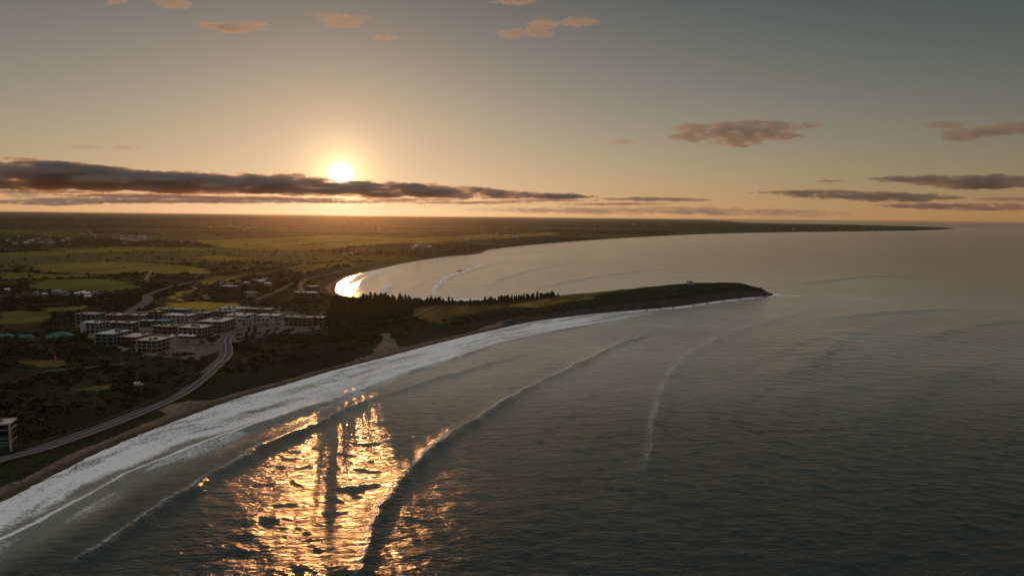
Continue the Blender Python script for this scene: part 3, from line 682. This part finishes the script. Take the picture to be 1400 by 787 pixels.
bx, by = px(57, 604); e = empty('street_lamp', (bx, by, hz(bx, by)), R(60)); tag(e, 'thin dark street lamp beside the coast road near the left edge', 'street lamp')
MB().tube((0,0,-.5), (0,0,6.5), .11, .07).build('post', M_UNIT, e); MB().tube((0,0,6.5), (1.4,0,6.9), .05).build('arm', M_UNIT, e); MB().box(1.2,1.9,-.14,.14,6.82,6.98).build('lamp_head', M_UNIT, e)
bx, by = px(904, 431); e = empty('marker_post', (bx, by, 0)); tag(e, 'slender dark marker post standing in the sea off the headland', 'marker post')
MB().tube((0,0,-2), (0,0,6.4), .22, .16).build('post', M_UNIT, e); MB().loft([[(.55*math.cos(i*.785), .55*math.sin(i*.785), zz) for i in range(8)] for zz in (6.0, 7.2)]).build('topmark', M_UNIT, e)
bx, by = px(629, 371); e = empty('fishing_boat', (bx, by, 0), R(8)); tag(e, 'small dark fishing boat alone on the calm bay', 'boat')
rs = []
for k in range(9):
    q = k/8; xx = -6+12*q; wd = 2.0*min(1, (1-q)*2.6+.04)*(.8+.2*min(1, q*4)); sh_ = 1.1+.9*q*q
    rs.append([(xx, -wd, sh_), (xx, -wd*.75, .2), (xx, 0, -.5), (xx, wd*.75, .2), (xx, wd, sh_), (xx, 0, sh_-.25)])
MB().loft(rs).build('hull', DARKW[0], e)
MB().box(-2.5, .8, -1.1, 1.1, .9, 3.2).build('cabin', DARKW[3], e); MB().tube((1.4,0,1), (1.4,0,6.2), .12, .07).build('mast', M_UNIT, e); MB().tube((1.4,0,5.6), (-3.5,0,3.9), .06).build('boom', M_UNIT, e)
# post fence on the inland side of the coast road
L = spline([px(*p, ZL) for p in [(20,609),(60,598),(130,574),(190,552),(240,532),(275,514),(292,502)]], 14); seg = np.r_[0, np.cumsum(np.hypot(*np.diff(L, axis=0).T))]
tt = np.linspace(0, seg[-1], 84); fx, fy = np.interp(tt, seg, L[:, 0]), np.interp(tt, seg, L[:, 1]); T = np.stack([np.gradient(fx), np.gradient(fy)], 1); T /= np.linalg.norm(T, axis=1)[:, None]
fx, fy = fx-T[:, 1]*3.6, fy+T[:, 0]*3.6; fz = height(fx, fy)
e = empty('post_fence', (fx[0], fy[0], fz[0])); tag(e, 'low post fence following the inland edge of the coast road', 'fence')
P_ = [(fx[k]-fx[0], fy[k]-fy[0], fz[k]-fz[0]) for k in range(84)]
for p in P_: MB().box(p[0]-.1, p[0]+.1, p[1]-.1, p[1]+.1, p[2]-.6, p[2]+1.35).build('post', M_PATHC, e)
for hgt in (.6, 1.15):
    rl = MB()
    for p, q in zip(P_[:-1], P_[1:]): rl.tube((p[0], p[1], p[2]+hgt), (q[0], q[1], q[2]+hgt), .045, n=4)
    rl.build('rail', M_PATHC, e)
# rocks at the foot of the headland
M_ROCK = material('dark_rock', (.045, .04, .036), .7, .4, vary=.4, scale=.8)
for k, (x, y, s_) in enumerate([(884,424.5,3.2),(902,422.5,2.4),(921,421,3.6),(948,418.3,3),(967,415.5,4),(990,412.3,3.2),(1012,409.2,3.6),(1034,407,3),(1046,406,4),(1060,405.6,3),(623,413.2,3),(632,413,2.4)]):
    bx, by = px(x, y); V = []; n = 9; rs = []
    for zz, rr in ((-1.4, 1.2), (0, 1.1), (.5, .8), (.85, .35)):
        s_ *= .86; rs.append([(s_*rr*math.cos(6.283*i/n)*random.uniform(.75, 1.2), s_*rr*.8*math.sin(6.283*i/n)*random.uniform(.75, 1.2), zz*s_*.5*random.uniform(.8, 1.2)) for i in range(n)])
    o = MB().loft(rs).build('shore_rock', M_ROCK); o.location = (bx, by, 0)
    tag(o, 'dark rock in the surf at the foot of the headland' if k < 10 else 'dark rock off the bay side of the pine neck', 'rock', 'surf rocks at the headland' if k < 10 else 'rocks on the bay side')

# ------------------------------------------------------------------ trees
def foliage(name, c1, c2, scale):
    m = material(name, c1, .9, .1, col2=c2, scale=scale)
    return m
M_PINE = foliage('pine_foliage', (.018, .026, .010), (.055, .060, .020), .6)
M_BARK = material('bark', (.07, .05, .035), .9, .1)
M_LEAF = foliage('bush_foliage', (.016, .021, .008), (.060, .058, .022), .12)
def pine_mesh(seed, H=12, wide=.25, lean=0):
    r_ = np.random.default_rng(seed); V = []; F = []
    n = 22
    for t in range(n):
        q = t/(n-1); z = H*(.14+.86*q); rad = H*wide*(math.sin(math.pi*min(1, .16+.84*(1-q)**.8)))*(.75+.4*r_.random())*(1-q*.35)+.12
        m = 9 if q < .8 else 6
        for k in range(m):
            a = 6.283*k/m+r_.random()*1.2+t; rr = rad*(.55+.6*r_.random()); w = rr*.42+.22; dz = -rr*.16+(r_.random()-.3)*.9
            ca, sa = math.cos(a), math.sin(a); b = len(V)
            V += [(0, 0, z+.5), (ca*rr*.6-sa*w, sa*rr*.6+ca*w, z+dz*.4), (ca*rr, sa*rr, z+dz), (ca*rr*.6+sa*w, sa*rr*.6-ca*w, z+dz*.4), (ca*rr*.55, sa*rr*.55, z+.9+r_.random()*.5)]
            F += [(b, b+1, b+4), (b+4, b+1, b+2), (b+4, b+2, b+3), (b, b+4, b+3)]
    me = np_mesh('crown', np.array(V), np.array(F)); me.materials.append(M_PINE)
    return me
PT = []
trunk_me = MB().tube((0,0,-1.5), (0,0,9.5), .26, .07, 7).build('trunk', M_BARK).data
bpy.data.objects.remove([o for o in COL.objects if o.name.startswith('trunk')][0])
for k in range(6): PT.append(pine_mesh(100+k, 12, (.20, .25, .22, .28, .18, .24)[k]))
def pine(x, y, h, label, group):
    e = empty('pine_tree', (x, y, hz(x, y)-.2), random.random()*6.28); s_ = h/12; e.scale = (s_*random.uniform(.9, 1.2),)*2+(s_,)
    tag(e, label, 'pine tree', group)
    link('crown', random.choice(PT), None, e); link('trunk', trunk_me, None, e)
placed = []
def project(x, y, z):
    v = Vector((x, y, z-CAM_H)); q = v.dot(fw)
    return CX+FPX*v.dot(rt)/q, CY-FPX*v.dot(up)/q
def scatter_pines(poly, n, gap, h0, h1, label, group, z=ZL):
    P = poly_px(poly, z); xs = [p[0] for p in P]; ys = [p[1] for p in P]; c = 0
    for _ in range(n*60):
        if c >= n: break
        x, y = random.uniform(min(xs), max(xs)), random.uniform(min(ys), max(ys))
        if not inside(np.array([x]), np.array([y]), P)[0]: continue
        if any((x-a)**2+(y-b)**2 < gap*gap for a, b in placed): continue
        placed.append((x, y)); hh_ = random.uniform(h0, h1)
        if 'wood' in group:      # the wood is lower in its middle, where the sun reaches over it to the water
            u, v = project(x, y, 7); u = 466+(u-466)*145/(v-295)
            if 463 < u < 501: hh_ *= .66
        pine(x, y, hh_, label, group); c += 1
    return c
nn = 0
nn += scatter_pines([(456,420),(470,413),(500,416),(530,418),(560,422),(566,432),(556,444),(520,452),(480,462),(455,470),(448,450),(450,430)], 165, 6.2, 10, 15.5, 'dark pine in the dense wood on the neck of land below the sun', 'pines of the dense wood')
nn += scatter_pines([(480,413.5),(520,412.5),(560,415.5),(565,418),(520,417),(485,418)], 34, 4.2, 9, 14, 'dark pine on the bay edge of the dense wood, its top against the water', 'pines along the bay edge of the wood')
nn += scatter_pines([(562,417),(590,416),(617,416.2),(619,417.5),(590,418.3),(562,419)], 17, 4.0, 7, 11, 'pine in the broken row between wood and grassy slope, against the bay', 'pines in the broken row')
nn += scatter_pines([(643,416),(690,412.5),(722,411.6),(762,408.3),(764,409.5),(722,413.2),(690,415),(643,418)], 70, 3.3, 6.5, 10.5, 'pine in the windbreak row along the top of the headland neck', 'pines of the windbreak row', 9)
nn += scatter_pines([(332,458),(350,452),(352,460),(336,466)], 7, 4.5, 6, 9, 'dark cypress like pine in the clump at the top of the road bend', 'pines at the road bend')

# scrub: low bushes nobody could count
def clump(seed, n):
    r_ = np.random.default_rng(seed); V = []; F = []
    for k in range(n):
        d = r_.normal(size=3); d /= np.linalg.norm(d); d[2] = abs(d[2]); p = d*(.55+.5*r_.random()); p[2] *= .8
        u = r_.normal(size=3); u /= np.linalg.norm(u); w = np.cross(u, d); w /= np.linalg.norm(w)+1e-6; sz = .24+.22*r_.random()
        b = len(V); V += [p+u*sz, p-u*sz*.6+w*sz*.7, p-u*sz*.6-w*sz*.7]; F.append((b, b+1, b+2))
    return np.array(V), np.array(F)
CL = [clump(200+k, 46) for k in range(5)]; CF = [clump(300+k, 14) for k in range(4)]
def keep_out(X, Y, extra=0):
    k = np.ones(X.shape, bool)
    for L, w in ROADS:
        x0, y0 = L.min(0)-w-3; x1, y1 = L.max(0)+w+3; i = np.where((X > x0) & (X < x1) & (Y > y0) & (Y < y1))[0]
        if len(i): k[i[dist_line(X[i], Y[i], L)[0] < w+extra]] = False
    for a, b, r in FOOT: k &= (X-a)**2+(Y-b)**2 > (r+extra)**2
    return k
def in_fields(X, Y):
    f = np.zeros(X.shape, bool)
    for pts, col in fields: f |= inside(X, Y, poly_px(pts))
    return f
def bushes(name, X, Y, Z, sz, hh, protos, mat, kind='stuff'):
    Vs, Fs, b = [], [], 0
    pick = rng.integers(0, len(protos), len(X)); ang = rng.random(len(X))*6.283
    for k, (V, F) in enumerate(protos):
        i = np.where(pick == k)[0]; c, s_ = np.cos(ang[i]), np.sin(ang[i])
        v = np.empty((len(i), len(V), 3)); v[:, :, 0] = X[i, None]+sz[i, None]*(c[:, None]*V[:, 0]-s_[:, None]*V[:, 1]); v[:, :, 1] = Y[i, None]+sz[i, None]*(s_[:, None]*V[:, 0]+c[:, None]*V[:, 1]); v[:, :, 2] = Z[i, None]+hh[i, None]*V[:, 2]
        f = F[None]+(np.arange(len(i))*len(V))[:, None, None]+b; Vs.append(v.reshape(-1, 3)); Fs.append(f.reshape(-1, 3)); b += len(i)*len(V)
    return tag(link(name, np_mesh(name, np.concatenate(Vs), np.concatenate(Fs)), mat), kind=kind)
# near and middle ground
N = 60000
az = np.radians(rng.uniform(-44, 26, N)); rr = 190+1550*rng.random(N)**1.15; X, Y = np.sin(az)*rr, np.cos(az)*rr
d = land_d(X, Y); hw_ = headw(X, Y)
n1 = fbm(X/38, Y/38, 91); k = (d > 34) & (hw_ < .35) | (d > 12) & (hw_ >= .35) & (d < 45)
ss = inside(X, Y, sand_poly); k &= ~ss
fl = in_fields(X, Y); k &= ~fl; tw = inside(X, Y, town_poly); k &= (~tw) | (rng.random(N) < .22)
k &= (rng.random(N) < .18+1.25*sstep(.38, .62, n1)); k &= keep_out(X, Y)
X, Y, n1, hw_ = X[k], Y[k], n1[k], hw_[k]
sz = (1.1+2.6*rng.random(len(X))**1.6)*(.65+.8*n1)*np.where(hw_ > .35, .55, 1); hh = sz*(.55+.7*rng.random(len(X)))
tag(bushes('scrub', X, Y, height(X, Y)-.25, sz, hh, CL, M_LEAF), 'dark low coastal scrub covering the ground behind the beach', 'scrub')
nb = len(X)
# far woods and hedges of the plain
N = 70000
az = np.radians(rng.uniform(-46, 34, N)); rr = 1250*(16**(rng.random(N)**.9)); X, Y = np.sin(az)*rr, np.cos(az)*rr
d = land_d(X, Y); pat = fbm(X/900+3, Y/420, 41, 4); n1 = fbm(X/160, Y/90, 95)
k = (d > 40) & (headw(X, Y) < .3) & (rng.random(N) < np.clip(1.2*sstep(.56, .44, pat)*sstep(.36, .6, n1)+.10+.9*sstep(4500, 8000, rr)*sstep(.4, .55, n1), 0, 1)); k &= (~in_fields(X, Y)) | (rng.random(N) < .035); k &= keep_out(X, Y, 2)
X, Y, rr = X[k], Y[k], rr[k]; sz = (2.5+4.5*rng.random(len(X)))*(1+sstep(3000, 14000, rr)*2.2); hh = 3.5+6*rng.random(len(X))+sstep(5000, 15000, rr)*5
tag(bushes('far_woods', X, Y, height(X, Y)-.5, sz, hh, CF, M_LEAF), 'dark woods and hedges scattered over the distant plain', 'woods')
print('pines', nn, 'bushes', nb, 'far', len(X))

# ------------------------------------------------------------------ clouds
def cloud_material(name, dens, col=(1, 1, 1), an=.35):
    m = bpy.data.materials.new(name); m.use_nodes = True; n, l = m.node_tree.nodes, m.node_tree.links
    n.remove(n['Principled BSDF']); p = n.new('ShaderNodeVolumePrincipled'); p.inputs['Color'].default_value = (*col, 1); p.inputs['Density'].default_value = dens; p.inputs['Anisotropy'].default_value = an
    l.new(p.outputs[0], n['Material Output'].inputs['Volume']); return m
ICO = None
def ico():
    global ICO
    if ICO is None:
        import bmesh
        b = bmesh.new(); bmesh.ops.create_icosphere(b, subdivisions=2, radius=1); b.verts.ensure_lookup_table()
        ICO = (np.array([v.co[:] for v in b.verts]), np.array([[v.index for v in f.verts] for f in b.faces])); b.free()
    return ICO
def cloud(blobs, D, label, tau, n=9, puff=.34, vox=1.3, tilt=0, an=.35, group=None, seed=0, flat=(2.6, 6.5), col=(1, .80, .72)):
    """blobs: (x, y, rx, ry) in photo pixels, turned into lumps of cloud D metres away; tau = optical depth per 10 px of thickness"""
    r_ = random.Random(seed); V0, F0 = ico(); Vs = []; Fs = []; b = 0; s_ = D/FPX
    tot = sum(q[2]*q[3] for q in blobs)
    c0 = at(blobs[0][0], blobs[0][1], D)
    for (x, y, rx, ry) in blobs:
        m = max(8, int(n*rx/ry))
        for k in range(m):
            while True:
                u, v, w = (r_.uniform(-1, 1) for _ in range(3))
                if u*u+v*v+w*w < 1: break
            e = math.sqrt(max(0, 1-u*u)); q = puff*(.3+.95*r_.random()**1.5)*(.35+.65*e)
            p = at(x+u*rx, y+v*ry*e, D); p.y += w*rx*.35*s_; p -= c0
            rad = np.array((ry*q*r_.uniform(*flat), ry*q*2.4, ry*q*.8))*s_
            Vs.append(V0*rad+np.array(p)); Fs.append(F0+b); b += len(V0)
    me = np_mesh('tmp', np.concatenate(Vs), np.concatenate(Fs)); o = bpy.data.objects.new('tmp', me); COL.objects.link(o)
    md = o.modifiers.new('r', 'REMESH'); md.mode = 'VOXEL'; md.voxel_size = vox*s_
    dg = bpy.context.evaluated_depsgraph_get(); ev = o.evaluated_get(dg); me2 = bpy.data.meshes.new_from_object(ev)
    bpy.data.objects.remove(o)
    nv = len(me2.vertices); co = np.empty(nv*3, np.float32); me2.vertices.foreach_get('co', co); co = co.reshape(-1, 3); nm = np.empty(nv*3, np.float32); me2.vertices.foreach_get('normal', nm); nm = nm.reshape(-1, 3)
    for i in range(nv):
        c = Vector(co[i]/s_); f = mnoise.fractal(Vector((c.x*.16, c.y*.2, c.z*.34)), .8, 2.1, 4); co[i] += nm[i]*f*1.9*s_
    me2.vertices.foreach_set('co', co.ravel()); me2.update(); me2.name = 'cloud'
    o = link('cloud', me2, cloud_material('cloud_vapour', tau/(10*s_), col, an)); o.location = c0
    return tag(o, label, 'cloud', group)
G1 = 'small pink clouds high in the sky'; G2 = 'low grey cloud bands near the horizon'
cloud([(745,33,22,6),(790,30,28,6),(700,46,22,6),(735,45,20,6)], 16000, 'ragged pink cloud of two streaks at the top centre', .62, 12, .4, group=G1, an=.55, col=(1, .93, .86), seed=1)
cloud([(318,38,45,6),(345,33,22,4),(285,34,18,4)], 16000, 'long thin pink cloud left of the sun near the top', .62, 12, .4, group=G1, an=.55, col=(1, .93, .86), seed=2)
cloud([(470,30,32,8),(450,22,22,5),(500,24,10,3)], 16000, 'pink puffy cloud above the sun', .38, 9, .4, group=G1, an=.55, col=(1, .93, .86), seed=3)
cloud([(526,51,18,4)], 16000, 'tiny pink cloud just below the puffy one above the sun', .62, 12, .4, group=G1, an=.55, col=(1, .93, .86), seed=4)
cloud([(235,4,26,7)], 16000, 'pink cloud cut by the top edge left of centre', .62, 12, .4, group=G1, an=.55, col=(1, .93, .86), seed=5)
cloud([(155,2,10,6)], 16000, 'smallest pink cloud cut by the top edge at the left', .62, 12, .4, group=G1, an=.55, col=(1, .93, .86), seed=6)
cloud([(705,1,36,5)], 16000, 'flat pink cloud cut by the top edge at the centre', .62, 12, .4, group=G1, an=.55, col=(1, .93, .86), seed=7)
cloud([(1005,181,75,7),(1040,173,85,8),(950,174,38,6),(945,187,34,7),(1010,192,40,8),(1060,186,45,6)], 20000, 'big two layered pink cloud right of centre above the sea', .75, 18, .33, group=G1, an=.55, col=(1, .93, .86), seed=8)
cloud([(1335,181,55,7),(1290,171,34,5),(1310,189,28,5),(1390,176,45,8)], 20000, 'pink cloud at the right edge level with the big two layered one', .75, 18, .34, group=G1, an=.55, col=(1, .93, .86), seed=9)
cloud([(851,194,22,3)], 20000, 'thin pink wisp left of the big two layered cloud', .4, 9, .5, group=G1, an=.55, col=(1, .93, .86), seed=10)
cloud([(172,202,24,2.5),(120,201,30,2)], 20000, 'faint pink wisp over the dark bank at the left', .3, 9, .5, group=G1, an=.55, col=(1, .93, .86), seed=11)
bank = [(-60,235,100,22),(60,238,110,19),(150,244,100,15.5),(230,248,100,14.5),(310,250,100,13.5),(390,252,90,12.5),(470,257,80,10),(545,259,90,10),(625,262,80,8.5),(695,265,70,5.5),(760,267,60,3.5)]
tops = []
rb = random.Random(5)
for k in range(54):
    x = -70+k*16+rb.uniform(-6, 6); y = float(np.interp(x, [-70, 0, 100, 200, 300, 400, 466, 540, 620, 700, 790], [211, 213, 222, 232, 235, 239, 247.5, 249, 254, 260, 266]))
    if 440 < x < 492: continue
    tops.append((x, y+2.5+rb.uniform(-1, 2), rb.uniform(7, 16), rb.uniform(2.2, 4.2)))
cloud([(x, y+1, rx, ry*1.12) for x, y, rx, ry in bank]+tops, 62000, 'long dark cloud bank stretching under the sun', 1.5, 15, .30, 1.0, group=G2, col=(.93, .90, .88), an=.7, seed=12, flat=(3.0, 9))
cloud([(60,262,90,2.2),(170,267,120,2.0),(300,270,110,2.2),(400,272,90,1.8),(480,276,90,1.6),(230,276,140,1.5)], 66000, 'thin bright lit streaks just under the dark cloud bank', .7, 10, .5, .8, group=G2, an=.6, seed=30, flat=(4, 12))
cloud([(560,273,80,1.8),(640,277,100,1.8),(740,274,90,1.6),(840,279,90,1.6)], 66000, 'thin lit streaks under the tapering end of the bank', .7, 10, .5, .8, group=G2, an=.6, seed=31, flat=(4, 12))
cloud([(760,269,60,3.5),(880,272,70,3),(930,273,50,2.5)], 62000, 'thin dark cloud streak carrying on right of the long bank', .95, 14, .5, 1.0, group=G2, col=(.93, .90, .88), an=.55, seed=13)
cloud([(1300,246,110,7),(1370,247,90,9),(1230,244,50,4),(1340,254,80,5)], 45000, 'dark flat cloud at the right edge above the sea horizon', .95, 14, .36, group=G2, col=(.95, .82, .72), an=.5, seed=14)
cloud([(1160,267,110,5),(1230,270,90,6),(1080,263,60,2.5),(1120,262,70,3)], 50000, 'mauve streaked cloud under the dark flat one at the right', .85, 15, .4, 1.1, group=G2, col=(.95, .82, .72), an=.5, seed=15)
cloud([(1340,283,110,5),(1260,281,80,3.5),(1380,272,60,3)], 55000, 'lowest mauve cloud streak at the right edge', .85, 15, .4, 1.1, group=G2, col=(.95, .82, .72), an=.5, seed=16)
cloud([(1134,247.5,20,1.8)], 45000, 'tiny dark cloud scrap left of the dark flat one', .85, 15, .5, .8, group=G2, col=(.95, .82, .72), an=.5, seed=17)
cloud([(30,266,30,5),(8,262,18,4)], 50000, 'small glowing cloud at the left edge under the dark bank', .3, 9, .4, 1.0, group=G2, col=(.93, .90, .88), seed=18)
cloud([(200,272,160,5),(350,274,130,4),(80,276,120,5)], 70000, 'faint veil of cloud under the left part of the dark bank', .62, 12, .45, 1.2, group=G2, col=(.93, .90, .88), seed=19)
cloud([(900,288,220,6),(760,287,150,4),(1050,291,150,5)], 72000, 'pale mauve cloud layer lying along the horizon right of the sun', .25, 9, .45, 1.2, group=G2, col=(.93, .90, .88), seed=20)
